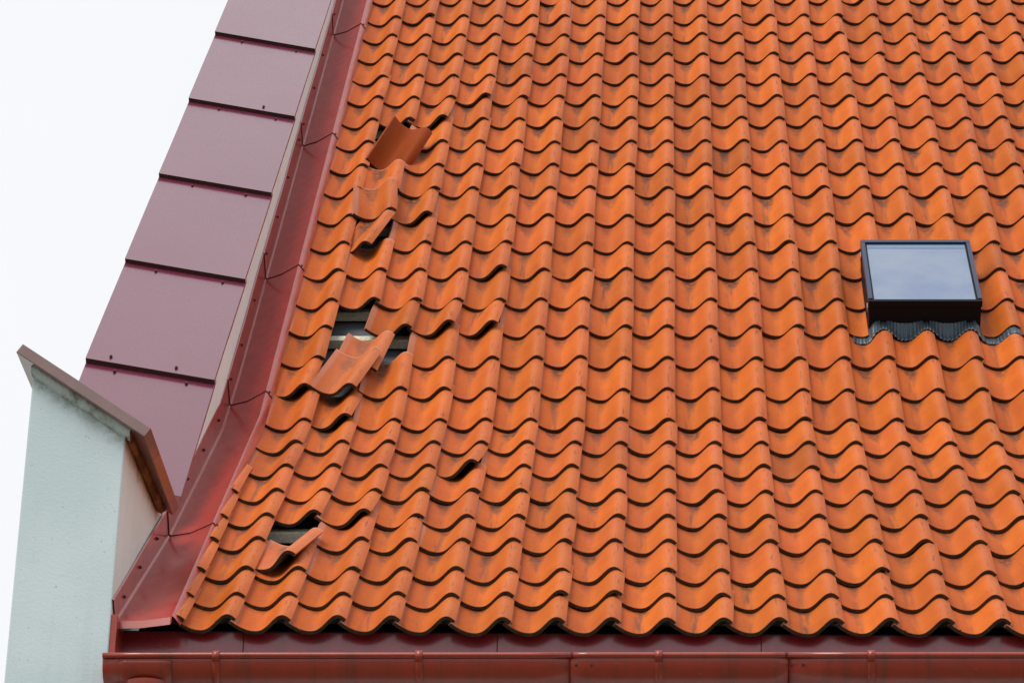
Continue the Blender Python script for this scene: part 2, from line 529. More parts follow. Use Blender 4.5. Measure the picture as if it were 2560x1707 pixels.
# du (cover widths), dv, dn, yaw deg, bank deg, pitch deg
SHIFT = {
    (20, -5): (-0.03, 0.0, 0.004, 1.2, 5.0, 0.5),
    (19, -6): (-0.12, -0.01, 0.004, 3.2, 9.0, 0.6),
    (24, -7): (-0.02, 0.0, 0.002, 0.6, 4.0, 0.3),
    (13, -4): (-0.05, 0.0, 0.003, 1.4, 7.0, 0.4),
    (15, -6): (-0.07, 0.01, 0.003, 1.2, 6.0, 0.4),
    (11, -6): (-0.11, -0.005, 0.002, 2.4, 2.0, 0.3),
    (11, -5): (-0.13, 0.0, 0.004, 3.2, 10.0, 0.6),
    (11, -4): (-0.12, 0.0, 0.004, 3.0, 10.0, 0.6),
    (9, -8): (-0.16, 0.01, 0.003, 3.0, 5.0, 0.3),
    (8, -7): (-0.11, 0.0, 0.004, 3.4, 8.0, 2.6),
    (6, -4): (-0.11, -0.02, 0.004, 3.6, 10.0, 0.5),
    (4, -6): (-0.09, 0.0, 0.003, 2.0, 6.5, 0.4),
    (4, -7): (-0.10, 0.02, 0.002, 1.0, 1.0, 0.2),
    (1, -2): (0.0, 0.0, 0.002, 0.3, 2.0, 0.2),
    (1, -1): (0.0, 0.0, 0.003, 0.4, 3.0, 0.2),
    (2, 4): (0.01, 0.0, 0.002, -0.4, 2.0, 0.2),
}
jobs = []
for r in range(len(V) - 1):
    up = r >= 8
    g = V[r + 1] - V[r]
    for c in range(-9, 18):
        if c == -9 and not (0 <= r <= 5):
            continue
        if (r, c) in MISSING:
            continue
        rr = random.Random(r * 131 + c * 17 + 5)
        me = ME_TILE
        if 11 <= r <= 12:
            if c in (6, 7):
                continue
            if c == 5:
                me = ME_CUTL
            if c == 8:
                me = ME_CUTR
        du, dv, dn, yaw, bank, pit = SHIFT.get((r, c), (0, 0, 0, 0, 0, 0))
        if c == -9:
            me = ME_ROLL
            du, dn = 0.075, -0.003
        if bank and me is ME_TILE:
            me = tile_mesh("roof_tile_lifted", (M_TILE, M_EDGE), twist=math.tan(math.radians(bank * 1.05)))
            bank = 0.0
        du += rr.gauss(0, 0.013)
        dv += rr.gauss(0, 0.0045)
        yaw += rr.gauss(0, 0.45)
        bank += abs(rr.gauss(0, 0.35))
        # slow drift of each course
        dv += 0.004 * math.sin(c * 0.45 + r * 1.7)
        pitch = 0.0185 / g + math.radians(pit)
        m = tile_matrix((c + du) * W, V[r] + dv, dn, up, pitch, -math.radians(yaw), math.radians(bank))
        jobs.append((V[r] - 0.001 * abs(c), r, c, me, m))

def in_view(m):
    d = m.translation - cam.matrix_world.translation
    z = d.dot(_F)
    return abs(d.dot(_R2) / z) < 0.172 and abs(d.dot(_U2) / z) < 0.117

near = sorted([j for j in jobs if in_view(j[4])], key=lambda j: j[0])
N_LOOSE = 7
indiv = near[:300 - N_LOOSE]
keep = {(j[1], j[2]) for j in indiv}
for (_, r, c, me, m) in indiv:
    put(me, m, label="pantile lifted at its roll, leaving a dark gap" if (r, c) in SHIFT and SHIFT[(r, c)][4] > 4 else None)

# the courses farther up, and the tiles beyond the frame, as one mass
fv, ff, fuv, fmi = [], [], [], []
for j in jobs:
    if (j[1], j[2]) in keep:
        continue
    tm = j[3]
    lay0 = tm.uv_layers["tile"].data
    tv = [p.co for p in tm.vertices]
    tuv = [None] * len(tv)
    for l in tm.loops:
        tuv[l.vertex_index] = tuple(lay0[l.index].uv)
    tf = [tuple(p.vertices) for p in tm.polygons]
    tmi = [p.material_index for p in tm.polygons]
    o = len(fv)
    fv += [tuple(j[4] @ p) for p in tv]
    ff += [tuple(i + o for i in f) for f in tf]
    fuv += tuv
    fmi += tmi
me = mesh("roof_tile_field", fv, ff)
lay = me.uv_layers.new(name="tile")
for l in me.loops:
    lay.data[l.index].uv = fuv[l.vertex_index]
for p, mi in zip(me.polygons, fmi):
    p.material_index = mi
    p.use_smooth = True
bm = bmesh.new()
bm.from_mesh(me)
bmesh.ops.recalc_face_normals(bm, faces=bm.faces)
for e in bm.edges:
    if len(e.link_faces) == 2 and e.calc_face_angle(0) > 0.6:
        e.smooth = False
bm.to_mesh(me)
bm.free()
me.materials.append(M_TILE_F)
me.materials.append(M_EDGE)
field = bpy.data.objects.new("roof_tile_field", me)
COL.objects.link(field)
field.parent = roof
tag(field, kind="stuff")

# loose tiles of the slipped column
def loose(x, v, n, up, yaw, pitch, bank, label, me=None, bank_u=-0.5):
    put(me or ME_TILE, tile_matrix(x, v, n, up, math.radians(pitch), math.radians(yaw), math.radians(bank), bank_u), label=label)

loose(-1.408, 5.165, 0.018, True, 0.5, 2.0, 0, "slid pantile with its bare head showing")                      # below the dark one
loose(-1.396, 4.845, 0.034, True, 4.0, 0.6, 2, "slid pantile turned anticlockwise, its head on the tile above")
loose(-1.485, 4.435, 0.018, True, -12.0, 0.4, 6, "slipped pantile turned clockwise, its hollow roll end showing", ME_BROKEN)
loose(-1.420, 5.530, -0.002, True, -18.0, -13.0, -23, "dark pantile wedged askew with its head sticking up", ME_DEEP)
loose(-1.352, 3.065, -0.002, True, -7.0, 1.0, 0, "slipped pantile half covered by another askew one", ME_PALE)
loose(-1.420, 2.812, 0.036, True, -12.0, 1.2, 2, "slipped pantile lying askew on top of another", ME_PALE)
loose(-1.436, 0.585, 0.030, False, -9.0, 6.0, 11, "slipped pantile propped up with its roll in the air", ME_PALE)

# ------------------------------------------------------------------ battens, underlay
for r in range(1, len(V) - 1):
    up = r > 8
    v0 = V[r] + 0.030
    n1 = -H - 0.0375
    v_, f_ = box_vf(-1.95, 3.4, 0, 0.05, -0.045, 0)
    m = frame(up).to_4x4()
    m.translation = pos(0, v0, n1, up)
    me = mesh("batten", v_, f_)
    bevel(me, 0.002, 1)
    o = link("batten", me, None, (M_WOOD,))
    o.matrix_world = m
    o.parent = roof
uv_, uf_ = [], []
for i, (v, n) in enumerate(((0.10, -0.155), (VB, -0.155), (10.25, -0.155))):
    uv_ += [pos(-1.97, v, n), pos(3.42, v, n), pos(3.42, v, n - 0.01), pos(-1.97, v, n - 0.01)]
for i in range(2):
    a, b = i * 4, i * 4 + 4
    for k in range(4):
        uf_.append((a + k, a + (k + 1) % 4, b + (k + 1) % 4, b + k))
uf_ += [(3, 2, 1, 0), (8, 9, 10, 11)]
me = mesh("underlay", uv_, uf_)
fixn(me)
link("underlay", me, roof, (M_UNDER,))

# ------------------------------------------------------------------ screws
def screw_mesh():
    bm = bmesh.new()
    bmesh.ops.create_cone(bm, cap_ends=True, segments=10, radius1=0.0080, radius2=0.0080, depth=0.002, matrix=Matrix.Translation((0, 0, 0.001)))
    bmesh.ops.create_cone(bm, cap_ends=True, segments=6, radius1=0.0060, radius2=0.0054, depth=0.007, matrix=Matrix.Translation((0, 0, 0.005)))
    me = bpy.data.meshes.new("screw")
    bm.to_mesh(me)
    bm.free()
    me.materials.append(M_SCREW)
    return me
ME_SCREW = screw_mesh()

def screw(p, nrm, parent):
    o = bpy.data.objects.new("screw", ME_SCREW)
    COL.objects.link(o)
    q = Vector(nrm).to_track_quat('Z', 'Y').to_matrix().to_4x4()
    q.translation = Vector(p)
    o.matrix_world = q
    o.parent = parent
    return o

# ------------------------------------------------------------------ verge flashing
def lerp_tab(tab, v):
    if v <= tab[0][0]:
        return tab[0][1:]
    for a, b in zip(tab, tab[1:]):
        if v <= b[0]:
            k = (v - a[0]) / (b[0] - a[0])
            return tuple(p + (q - p) * k for p, q in zip(a[1:], b[1:]))
    return tab[-1][1:]

FOLD = [(-0.03, -2.010, -0.022), (1.05, -1.977, -0.055), (VB, -1.969, -0.066), (VB + 0.6, -1.965, -0.078), (10.4, -1.966, -0.066)]
flash = empty("verge_flashing", label="red folded metal flashing channel between pantiles and gable parapet", cat="flashing")
SEAMS = [-0.03, 1.05, 2.80, 4.20, 5.95, 7.70, 9.40, 10.35]

def flash_sheet(v0, v1, k):
    lift0, ov = 0.0030, 0.05
    vs = [v0]
    x = v0
    while x < v1 + ov - 0.06:
        x += 0.15
        vs.append(x)
    vs[-1] = v1 + (ov if v1 < 10 else 0)
    if v0 < VB < vs[-1]:
        vs = sorted([a for a in vs if abs(a - VB) > 0.06] + [VB])
    rr = random.Random(k * 9 + 1)
    ph = 1.3
    verts, faces = [], []
    for v in vs:
        fx, fn = lerp_tab(FOLD, v)
        e = 0.0022 * max(0.0, 1 - (v - v0) / max(0.2, (v1 - v0)))          # foot of every sheet rides over the one below
        wob = 0.0020 * math.sin(v * 3.1 + ph) + 0.0012 * math.sin(v * 7.7 + ph * 2)
        top = 0.062 + wob * 1.6
        sec = [(fx - 0.003, top, 0), (fx + 0.0005 + e, top - 0.004, 0), (fx + 0.002 + e, fn + 0.008 + e, 0), (fx + 0.010 + e, fn + e, 0),
               (fx + (-1.797 - fx) * 0.5, fn + (0.0 - fn) * 0.42 - 0.008 + e + wob, 0), (-1.802, -0.004 + e, 0), (-1.797, 0.0005 + e, 0), (-1.7925 + e, -0.003 + e * 0.5, 0),
               (-1.772 + e + wob * 0.4, -0.034 + e, 0), (-1.776 + e, -0.038, 0)]
        for (x_, n_, _) in sec:
            verts.append(pos(x_, v, n_))
    m = 10
    for j in range(len(vs) - 1):
        for i in range(m - 1):
            a = j * m + i
            faces.append((a, a + 1, a + m + 1, a + m))
    if k == 0:                                       # turned-down drip at the eave
        o = len(verts)
        for i in range(3, 7):
            p = Vector(verts[i])
            verts.append(p + Vector((0, -0.006, -0.030)))
        for i in range(3):
            faces.append((3 + i + 1, 3 + i, o + i, o + i + 1))
    me = mesh("flashing_sheet", verts, faces)
    ob = link("flashing_sheet", me, flash, (M_RED,), True)
    me.polygons.foreach_set("use_smooth", [True] * len(me.polygons))
    bm = bmesh.new()
    bm.from_mesh(me)
    for ed in bm.edges:
        if len(ed.link_faces) != 2 or ed.calc_face_angle(0) > 0.5:
            ed.smooth = False
    bm.to_mesh(me)
    bm.free()
    sol = ob.modifiers.new("sheet thickness", 'SOLIDIFY')
    sol.thickness = 0.0012
    sol.offset = 1.0
    if k > 0:                                        # grime packed in the lap
        sv, sf = [], []
        for i in range(m):
            p = Vector(verts[i])
            T = TU if v0 > VB else TL
            N = NU if v0 > VB else NL
            out = Vector((1, 0, 0)) if i < 3 else N
            for a_, b_ in ((0.0005, -0.002), (0.0005, 0.0026), (-0.0048, 0.0026), (-0.0048, -0.002)):
                sv.append(p + T * a_ + out * b_)
        for i in range(m - 1):
            for q_ in range(4):
                sf.append((i * 4 + q_, i * 4 + (q_ + 1) % 4, i * 4 + 4 + (q_ + 1) % 4, i * 4 + 4 + q_))
        me2 = mesh("seam", sv, sf)
        fixn(me2)
        link("seam", me2, flash, (M_GRIME,))
    return ob

for k in range(len(SEAMS) - 1):
    flash_sheet(SEAMS[k], SEAMS[k + 1], k)
rs = random.Random(3)
for v in [0.14, 0.45, 0.80, 1.14, 1.55, 2.00, 2.45, 2.86, 3.25, 3.75, 4.26, 4.75, 5.25, 5.80, 6.02, 6.6, 7.1, 7.78]:
    fx, fn = lerp_tab(FOLD, v)
    up = v > VB
    p = pos(fx + 0.004, v, 0.022 + rs.uniform(-0.012, 0.012))
    screw(p, (1, -0.1, 0.1), flash)
for v in SEAMS[1:-1]:
    screw(pos(-1.786, v + 0.012, -0.012), (0.8, -0.3, 0.5), flash)

# ------------------------------------------------------------------ gable parapet with coping
par = empty("gable_parapet", (0, 0, 0), label="gable parapet wall with stepped mauve red metal coping sheets", cat="parapet")
def cop_n(v):
    return 0.302 - 0.0135 * (v - 2.25)
# masonry body
w0 = -2.44
vv = []
for v, w1 in ((1.22, -1.9775), (2.6, -1.9700), (10.35, -1.9700)):
    p = pos(0, v, cop_n(v) - 0.030, True)
    vv += [(w0, p.y, -5.69), (w1, p.y, -5.69), (w1, p.y, p.z), (w0, p.y, p.z + 0.085)]
mf = [(0, 1, 2, 3), (11, 10, 9, 8)]
for i in (0, 4):
    for k in range(4):
        mf.append((i + k, i + (k + 1) % 4, i + 4 + (k + 1) % 4, i + 4 + k))
me = mesh("masonry", vv, mf)
fixn(me)
link("masonry", me, par, (M_WHITE,))
DR = [1.20, 2.248, 3.339, 4.409, 5.480, 6.541, 7.60, 8.66, 9.72, 10.35]
XR, XL = -1.938, -2.486
def cop_sheet(v0, v1, k):
    ov = 0.05
    rr = random.Random(k + 40)
    verts, faces = [], []
    nx, ny = 7, 7
    step = 0.022
    t_foot = 0.0 if k == 0 else step
    def P(x, v, n):
        return pos(x, v, n, True)
    def surf(i, j):
        a, b = i / (nx - 1), j / (ny - 1)
        v = v0 + (v1 + ov - v0) * b
        x = XR + (XL - XR) * a
        n = cop_n(v) + 0.103 * a + t_foot * (1 - b) * 1.0
        n += 0.0022 * math.sin(a * 5 + k * 2) * math.sin(b * math.pi)
        return x, v, n
    top = [[surf(i, j) for i in range(nx)] for j in range(ny)]
    idx = {}
    def add(p):
        verts.append(P(*p))
        return len(verts) - 1
    for j in range(ny):
        for i in range(nx):
            idx[(j, i)] = add(top[j][i])
    for j in range(ny - 1):
        for i in range(nx - 1):
            faces.append((idx[(j, i)], idx[(j, i + 1)], idx[(j + 1, i + 1)], idx[(j + 1, i)]))
    # drip strip closing the sheet's foot, its down-facing shade painted as dark brown
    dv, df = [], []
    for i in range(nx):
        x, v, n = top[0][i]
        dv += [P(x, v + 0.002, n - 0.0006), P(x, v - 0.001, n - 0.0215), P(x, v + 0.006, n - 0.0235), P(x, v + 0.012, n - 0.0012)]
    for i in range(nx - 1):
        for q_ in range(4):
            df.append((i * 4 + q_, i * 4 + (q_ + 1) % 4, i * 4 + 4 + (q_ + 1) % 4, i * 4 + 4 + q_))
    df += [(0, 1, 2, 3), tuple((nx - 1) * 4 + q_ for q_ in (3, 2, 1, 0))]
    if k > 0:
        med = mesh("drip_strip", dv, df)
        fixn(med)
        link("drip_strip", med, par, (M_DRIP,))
    # side turn-downs
    for i, sx, dn in ((0, -0.002, 0.020), (nx - 1, 0.002, 0.050)):
        sd = []
        for j in range(ny):
            x, v, n = top[j][i]
            d = dn + (rr.uniform(-0.002, 0.002) if i == 0 else 0)
            sd.append(add((x + sx, v, n - d)))
        for j in range(ny - 1):
            q = (idx[(j, i)], idx[(j + 1, i)], sd[j + 1], sd[j])
            faces.append(q if i == 0 else q[::-1])
    me = mesh("coping_sheet", verts, faces)
    bm = bmesh.new()
    bm.from_mesh(me)
    for ed in bm.edges:
        ed.smooth = len(ed.link_faces) == 2 and ed.calc_face_angle(0) < 0.5
    bm.to_mesh(me)
    bm.free()
    ob = link("coping_sheet", me, par, (M_COP,), True)
    sol = ob.modifiers.new("sheet thickness", 'SOLIDIFY')
    sol.thickness = 0.0015
    sol.offset = 1.0
    if k > 0:
        for a, dv in ((0.22, -0.045), (0.74, -0.045), (0.30, 0.05), (0.80, 0.05)):
            a += rr.uniform(-0.05, 0.05)
            x = XR + (XL - XR) * a
            n = cop_n(v0 + dv) + 0.103 * a
            if dv > 0:
                n += step * (1 - dv / (v1 - v0)) 
                if rr.random() < 0.55:
                    continue
            screw(P(x, v0 + dv, n + 0.002), NU, par)
for k in range(len(DR) - 1):
    cop_sheet(DR[k], DR[k + 1], k)

# ------------------------------------------------------------------ pier at the foot of the gable
pier = empty("gable_pier", label="pale blue grey rendered pier with slanted metal cap at the eave corner", cat="pier")
px0, px1, py0, py1 = -2.381, -2.0135, -0.06, 0.86
px1b = -1.984
def slab_z(x, off=0.0):                         # underside of the cap
    return 0.995 + (x + 2.44) * (0.65 - 0.995) / (-1.931 + 2.44) + off
vs_ = []
for (x, y) in ((px0, py0), (px1, py0), (px1b, py1), (px0, py1)):
    vs_.append((x, y, -5.69))
for (x, y) in ((px0, py0), (px1, py0), (px1b, py1), (px0, py1)):
    vs_.append((x, y, slab_z(x) + 0.002))
me = mesh("shaft", vs_, [(0, 3, 2, 1), (4, 5, 6, 7), (0, 1, 5, 4), (1, 2, 6, 5), (2, 3, 7, 6), (3, 0, 4, 7)])
fixn(me)
bm = bmesh.new()
bm.from_mesh(me)
eds = [e for e in bm.edges if abs(e.verts[0].co.x - e.verts[1].co.x) < 1e-4 and abs(e.verts[0].co.y - e.verts[1].co.y) < 1e-4]
bmesh.ops.bevel(bm, geom=eds, offset=0.006, segments=3, profile=0.5, affect='EDGES')
bm.to_mesh(me)
bm.free()
sh = link("shaft", me, pier, (M_PLAS, M_SIDE))
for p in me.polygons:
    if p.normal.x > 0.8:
        p.material_index = 1  # paler tone on the right-facing side
# cap slab: folded metal on a board
sl = math.atan2(0.65 - 0.995, -1.931 + 2.44)
cs, sn = math.cos(sl), math.sin(sl)
cap_c = Vector((-2.44, 0, 0.995))
length = math.hypot(0.345, 0.509)
def cap_pt(a, y, t):
    return Vector((cap_c.x + a * cs - t * sn, y, cap_c.z + a * sn + t * cs))
vs_ = []
for y in (-0.122, 0.64):
    vs_ += [cap_pt(0, y, 0), cap_pt(length, y, 0), cap_pt(length, y, 0.041), cap_pt(0, y, 0.041)]
me = mesh("cap", vs_, [(0, 1, 2, 3), (7, 6, 5, 4), (0, 4, 5, 1), (1, 5, 6, 2), (2, 6, 7, 3), (3, 7, 4, 0)])
fixn(me)
bevel(me, 0.0025, 2)
M_CAP = red_metal("brown_red_cap_sheet", (0.185, 0.098, 0.092), 0.42, 0.6, 0.7, 1.6)
link("cap", me, pier, (M_CAP,))
# mortar beds under the cap, proud of the shaft
def bed(name, pts, mat, seed):
    rr = random.Random(seed)
    verts, faces = [], []
    n = 24
    (p0, p1, outv) = pts
    ring = 7
    for i in range(n + 1):
        k = i / n
        b = p0.lerp(p1, k)
        for j in range(ring):
            ang = math.pi * 0.5 * j / (ring - 1)
            jit = 1 + rr.uniform(-0.13, 0.13)
            d = outv * (0.036 * math.sin(ang) * jit * 0 + 0.026 * math.cos(ang * 0.98) * jit)
            dz = -0.040 * math.sin(ang) * (1 + rr.uniform(-0.12, 0.12))
            verts.append(b + d + Vector((0, 0, dz + 0.004)))
    for i in range(n):
        for j in range(ring - 1):
            a = i * ring + j
            faces.append((a, a + 1, a + ring + 1, a + ring))
    me = mesh(name, verts, faces)
    fixn(me)
    o = link(name, me, pier, (mat,), True)
    return o
f0 = Vector((px0 - 0.004, py0 + 0.001, slab_z(px0 - 0.004)))
f1 = Vector((px1 + 0.02, py0 + 0.001, slab_z(px1 + 0.02)))
bed("mortar_bed", (f0, f1, Vector((0, -1, 0))), M_MORT, 5)
g0 = Vector((px1 - 0.001, py0 - 0.02, slab_z(px1)))
g1 = Vector((px1b - 0.001, 0.62, slab_z(px1b)))
bed("mortar_bed", (g0, g1, Vector((1, 0, -0.5))), M_MORT2, 6)

# ------------------------------------------------------------------ eave fascia
fas = empty("eave_fascia", label="dark red metal fascia under the wavy tile edge", cat="fascia")
xs = [-2.006, -1.548, -0.62, 0.337, 1.30, 2.25, 3.44]
for a, b in zip(xs, xs[1:]):
    k = xs.index(a)
    v_, f_ = box_vf(a + 0.0008, b - 0.0008, 0.098 + 0.001 * (k % 2), 0.114, -0.36, -0.032)
    me = mesh("fascia_panel", v_, f_)
    bevel(me, 0.0012, 1)
    link("fascia_panel", me, fas, (M_FAS,))
v_, f_ = box_vf(-2.0125, -1.990, -0.055, 0.096, -0.245, -0.022)
me = mesh("corner_trim", v_, f_)
bevel(me, 0.0015, 1)
link("corner_trim", me, fas, (M_GUT,))
# board closing the eave, coloured dark to paint the shade in the gap
v_, f_ = box_vf(-2.009, 3.44, 0.116, 0.14, -0.36, -0.022)
link("backing_board", mesh("backing_board", v_, f_), fas, (M_UNDER,))

# ------------------------------------------------------------------ gutter
gut = empty("rain_gutter", label="brown red half round metal gutter along the eave", cat="gutter")
GY, GR = -0.066, 0.084
def gz(x):
    return -0.219 + (x + 2.018) * 0.0065
def gutter_section(x0, x1, rad, name="gutter_section", bead=True, nx=10, th=(0.0, 180.0)):
    ns = 26
    verts, faces = [], []
    m = ns + 1
    for i in range(nx + 1):
        x = x0 + (x1 - x0) * i / nx
        for j in range(ns + 1):
            a = math.radians(th[0] + (th[1] - th[0]) * j / ns)
            verts.append((x, GY - rad * math.cos(a), gz(x) - rad * math.sin(a)))
    for i in range(nx):
        for j in range(ns):
            a = i * m + j
            faces.append((a, a + 1, a + m + 1, a + m))
    me = mesh(name, verts, faces)
    ob = link(name, me, gut, (M_GUT,), True)
    so = ob.modifiers.new("sheet thickness", 'SOLIDIFY')
    so.thickness = 0.0014
    so.offset = 0.0
    return ob
secs = [(-2.014, -0.335, GR), (-0.345, 0.423, GR + 0.0022), (0.413, 3.44, GR)]
for s in secs:
    gutter_section(*s)
    x0, x1, _ = s
    verts, faces = [], []
    ns = 14
    n = 12
    for i in range(n + 1):
        x = x0 + (x1 - x0) * i / n
        for j in range(ns):
            a = 2 * math.pi * j / ns
            verts.append((x, GY - GR - 0.004 - 0.0105 * math.cos(a), gz(x) + 0.003 + 0.0105 * math.sin(a)))
    for i in range(n):
        for j in range(ns):
            faces.append((i * ns + j, i * ns + (j + 1) % ns, (i + 1) * ns + (j + 1) % ns, (i + 1) * ns + j))
    faces.append(tuple(range(ns)))
    faces.append(tuple(n * ns + j for j in range(ns))[::-1])
    me = mesh("bead", verts, faces)
    fixn(me)
    link("bead", me, gut, (M_GUT,), True)
# end plate
verts = [(-2.0138, GY, gz(-2.014) + 0.002)]
ns = 24
for j in range(ns + 1):
    a = math.pi * j / ns
    verts.append((-2.0138, GY - (GR - 0.001) * math.cos(a), gz(-2.014) - (GR - 0.001) * math.sin(a)))
v2 = [(x + 0.0015, y, z) for x, y, z in verts]
nn = len(verts)
faces = []
for j in range(1, ns + 1):
    faces += [(0, j, j + 1), (nn, nn + j + 1, nn + j)]
me = mesh("end_plate", verts + v2, faces)
link("end_plate", me, gut, (M_GUT,))
# outlet saddle and pipe
gutter_section(-1.958, -1.768, GR + 0.004, "outlet_saddle", nx=6, th=(9.0, 171.0))
verts, faces = [], []
ns = 28
prof_o = [(0.086, -0.075), (0.082, -0.10), (0.062, -0.16), (0.052, -0.20), (0.052, -0.9)]
for (r_, dz) in prof_o:
    for j in range(ns):
        a = 2 * math.pi * j / ns
        verts.append((-1.863 + r_ * math.cos(a), GY + r_ * 0.85 * math.sin(a), gz(-1.86) + dz))
for i in range(len(prof_o) - 1):
    for j in range(ns):
        faces.append((i * ns + j, i * ns + (j + 1) % ns, (i + 1) * ns + (j + 1) % ns, (i + 1) * ns + j))
me = mesh("outlet_pipe", verts, faces)
fixn(me)
link("outlet_pipe", me, gut, (M_GUT,), True)
# straps
for x in (-1.608, -0.883, -0.033, 0.716, 1.45, 2.2, 2.95):
    ns = 22
    verts, faces = [], []
    path = []
    for j in range(ns + 1):
        a = math.radians(180 - 150.0 * j / ns - 20)
        path.append((GY - (GR + 0.0035) * math.cos(a), gz(x) - (GR + 0.0035) * math.sin(a)))
    path += [(GY - GR - 0.0165, gz(x) - 0.012), (GY - GR - 0.0178, gz(x) + 0.004), (GY - GR - 0.012, gz(x) + 0.0165), (GY - GR + 0.006, gz(x) + 0.0175), (GY - GR + 0.012, gz(x) + 0.008)]
    for (y, z) in path:
        verts += [(x - 0.0125, y, z), (x + 0.0125, y, z)]
    for i in range(len(path) - 1):
        faces.append((2 * i, 2 * i + 1, 2 * i + 3, 2 * i + 2))
    me = mesh("bracket", verts, faces)
    fixn(me)
    ob = link("bracket", me, gut, (M_GUT,), True)
    so = ob.modifiers.new("strap thickness", 'SOLIDIFY')
    so.thickness = 0.004
    so.offset = 0.0
def rivet(x, ang):
    a = math.radians(ang)
    o = bpy.data.objects.new("rivet", ME_SCREW)
    COL.objects.link(o)
    nrm = Vector((0, -math.cos(a), -math.sin(a)))
    q = nrm.to_track_quat('Z', 'Y').to_matrix().to_4x4()
    q.translation = Vector((x, GY, gz(x))) + nrm * (GR + 0.003)
    o.matrix_world = q
    o.scale = (0.6, 0.6, 0.4)
    o.parent = gut
for x, a in ((-0.325, 22), (-0.27, 22), (0.432, 20), (0.475, 21)):
    rivet(x, a)

# ------------------------------------------------------------------ straw and moss caught under the eave
rd = random.Random(21)
verts, faces, mi = [], [], []
def straw(p, d, l, r):
    d = d.normalized()
    a = d.cross(Vector((0.3, 0.2, 1))).normalized() * r
    b = d.cross(a).normalized() * r
    q = p + d * l * 0.5 + Vector((0, 0, -l * 0.12))
    o = len(verts)
    for c in (p, q, p + d * l):
        for k in range(3):
            t_ = 2 * math.pi * k / 3
            verts.append(c + a * math.cos(t_) + b * math.sin(t_))
    for s_ in range(2):
        for k in range(3):
            faces.append((o + s_ * 3 + k, o + s_ * 3 + (k + 1) % 3, o + s_ * 3 + 3 + (k + 1) % 3, o + s_ * 3 + 3 + k))
            mi.append(0)
def clump(p, r):
    for k in range(14):
        d = Vector((rd.uniform(-1, 1), rd.uniform(-1.2, 0.1), rd.uniform(-0.7, 0.7)))
        o = len(verts)
        c = p + d * r * 0.6
        e = Vector((rd.uniform(-1, 1), rd.uniform(-1, 1), rd.uniform(-1, 1))) * r * 0.4
        f = Vector((rd.uniform(-1, 1), rd.uniform(-1, 1), rd.uniform(-1, 1))) * r * 0.4
        verts.extend([c + e, c - e, c + f, c - f + d * r * 0.2])
        faces.extend([(o, o + 2, o + 1), (o, o + 1, o + 3), (o, o + 3, o + 2), (o + 1, o + 2, o + 3)])
        mi.extend([1] * 4)
for k in range(18):
    x = -2.0 + abs(rd.gauss(0, 0.22)) if k < 14 else rd.uniform(-1.6, 1.35)
    straw(Vector((x, 0.090 + rd.uniform(-0.02, 0.004), -0.070 + rd.uniform(-0.05, 0.0))), Vector((rd.uniform(-1, 1), rd.uniform(-0.5, 0), rd.uniform(-0.9, 0.3))), rd.uniform(0.015, 0.045), 0.0004)
for k in range(120):
    c = rd.randint(-8, 7)
    x = (c - 0.5 + rd.uniform(-0.4, 0.4)) * W
    uu = x / W - round(x / W)
    n_ = H * (((1 + math.cos(2 * math.pi * uu)) / 2) ** 1.22 - 1) - TH * 0.75
    clump(pos(x, -0.002, n_), rd.uniform(0.002, 0.0048))
me = mesh("eave_debris", verts, faces)
me.materials.append(plain("dry_straw", (0.26, 0.21, 0.12), 0.9))
me.materials.append(plain("dark_moss", (0.045, 0.055, 0.022), 0.95))
for p, q_ in zip(me.polygons, mi):
    p.material_index = q_
deb = link("eave_debris", me)
tag(deb, "dry straw and dark moss caught along the eave", "debris", kind="stuff")

# ------------------------------------------------------------------ roof window
win = empty("roof_window", label="black framed roof window with pale blue pane, its sky reflection partly painted", cat="roof window")
WF = frame(True).to_4x4()
WF.translation = pos(0, 0, 0, True)
def wbox(name, x0, x1, v0, v1, n0, n1, mat, bw=0.003, parent=win):
    v_, f_ = box_vf(x0, x1, v0, v1, n0, n1)
    me = mesh(name, [WF @ Vector(p) for p in v_], f_)
    fixn(me)
    if bw:
        bevel(me, bw, 2)
    return link(name, me, parent, (mat,))
X0, X1, V0, V1 = SKY_X0, SKY_X1, SKY_V0, SKY_V1
# curb that stands on the roof, black
wbox("curb", X0 + 0.004, X1 - 0.004, V0 + 0.004, V0 + 0.05, -0.15, 0.066, M_FRAME)
wbox("curb", X0 + 0.004, X1 - 0.004, V1 - 0.05, V1 - 0.004, -0.15, 0.066, M_FRAME)
wbox("curb", X0 + 0.004, X0 + 0.04, V0 + 0.051, V1 - 0.051, -0.15, 0.066, M_FRAME)
wbox("curb", X1 - 0.04, X1 - 0.004, V0 + 0.051, V1 - 0.051, -0.15, 0.066, M_FRAME)
# sash covers
wbox("sash_rail", X0, X1, V0, V0 + 0.022, 0.0665, 0.098, M_FRAME, 0.002)
wbox("sash_rail", X0, X1, V1 - 0.030, V1, 0.0665, 0.103, M_FRAMEB, 0.003)
wbox("sash_stile", X0, X0 + 0.020, V0 + 0.0225, V1 - 0.0305, 0.0665, 0.103, M_FRAMEB, 0.003)
wbox("sash_stile", X1 - 0.020, X1, V0 + 0.0225, V1 - 0.0305, 0.0665, 0.103, M_FRAMEB, 0.003)
wbox("gasket", X0 + 0.0205, X0 + 0.027, V0 + 0.0225, V1 - 0.0305, 0.0665, 0.096, M_FRAME, 0)
wbox("gasket", X1 - 0.027, X1 - 0.0205, V0 + 0.0225, V1 - 0.0305, 0.0665, 0.096, M_FRAME, 0)
wbox("gasket", X0 + 0.0275, X1 - 0.0275, V1 - 0.040, V1 - 0.0305, 0.0665, 0.096, M_FRAME, 0)
t = NT("sky_tinted_glazing")
g_ = t.n("ShaderNodeNewGeometry").outputs["Position"]
na = t.noise(g_, 4.0, 4.0, 0.55)
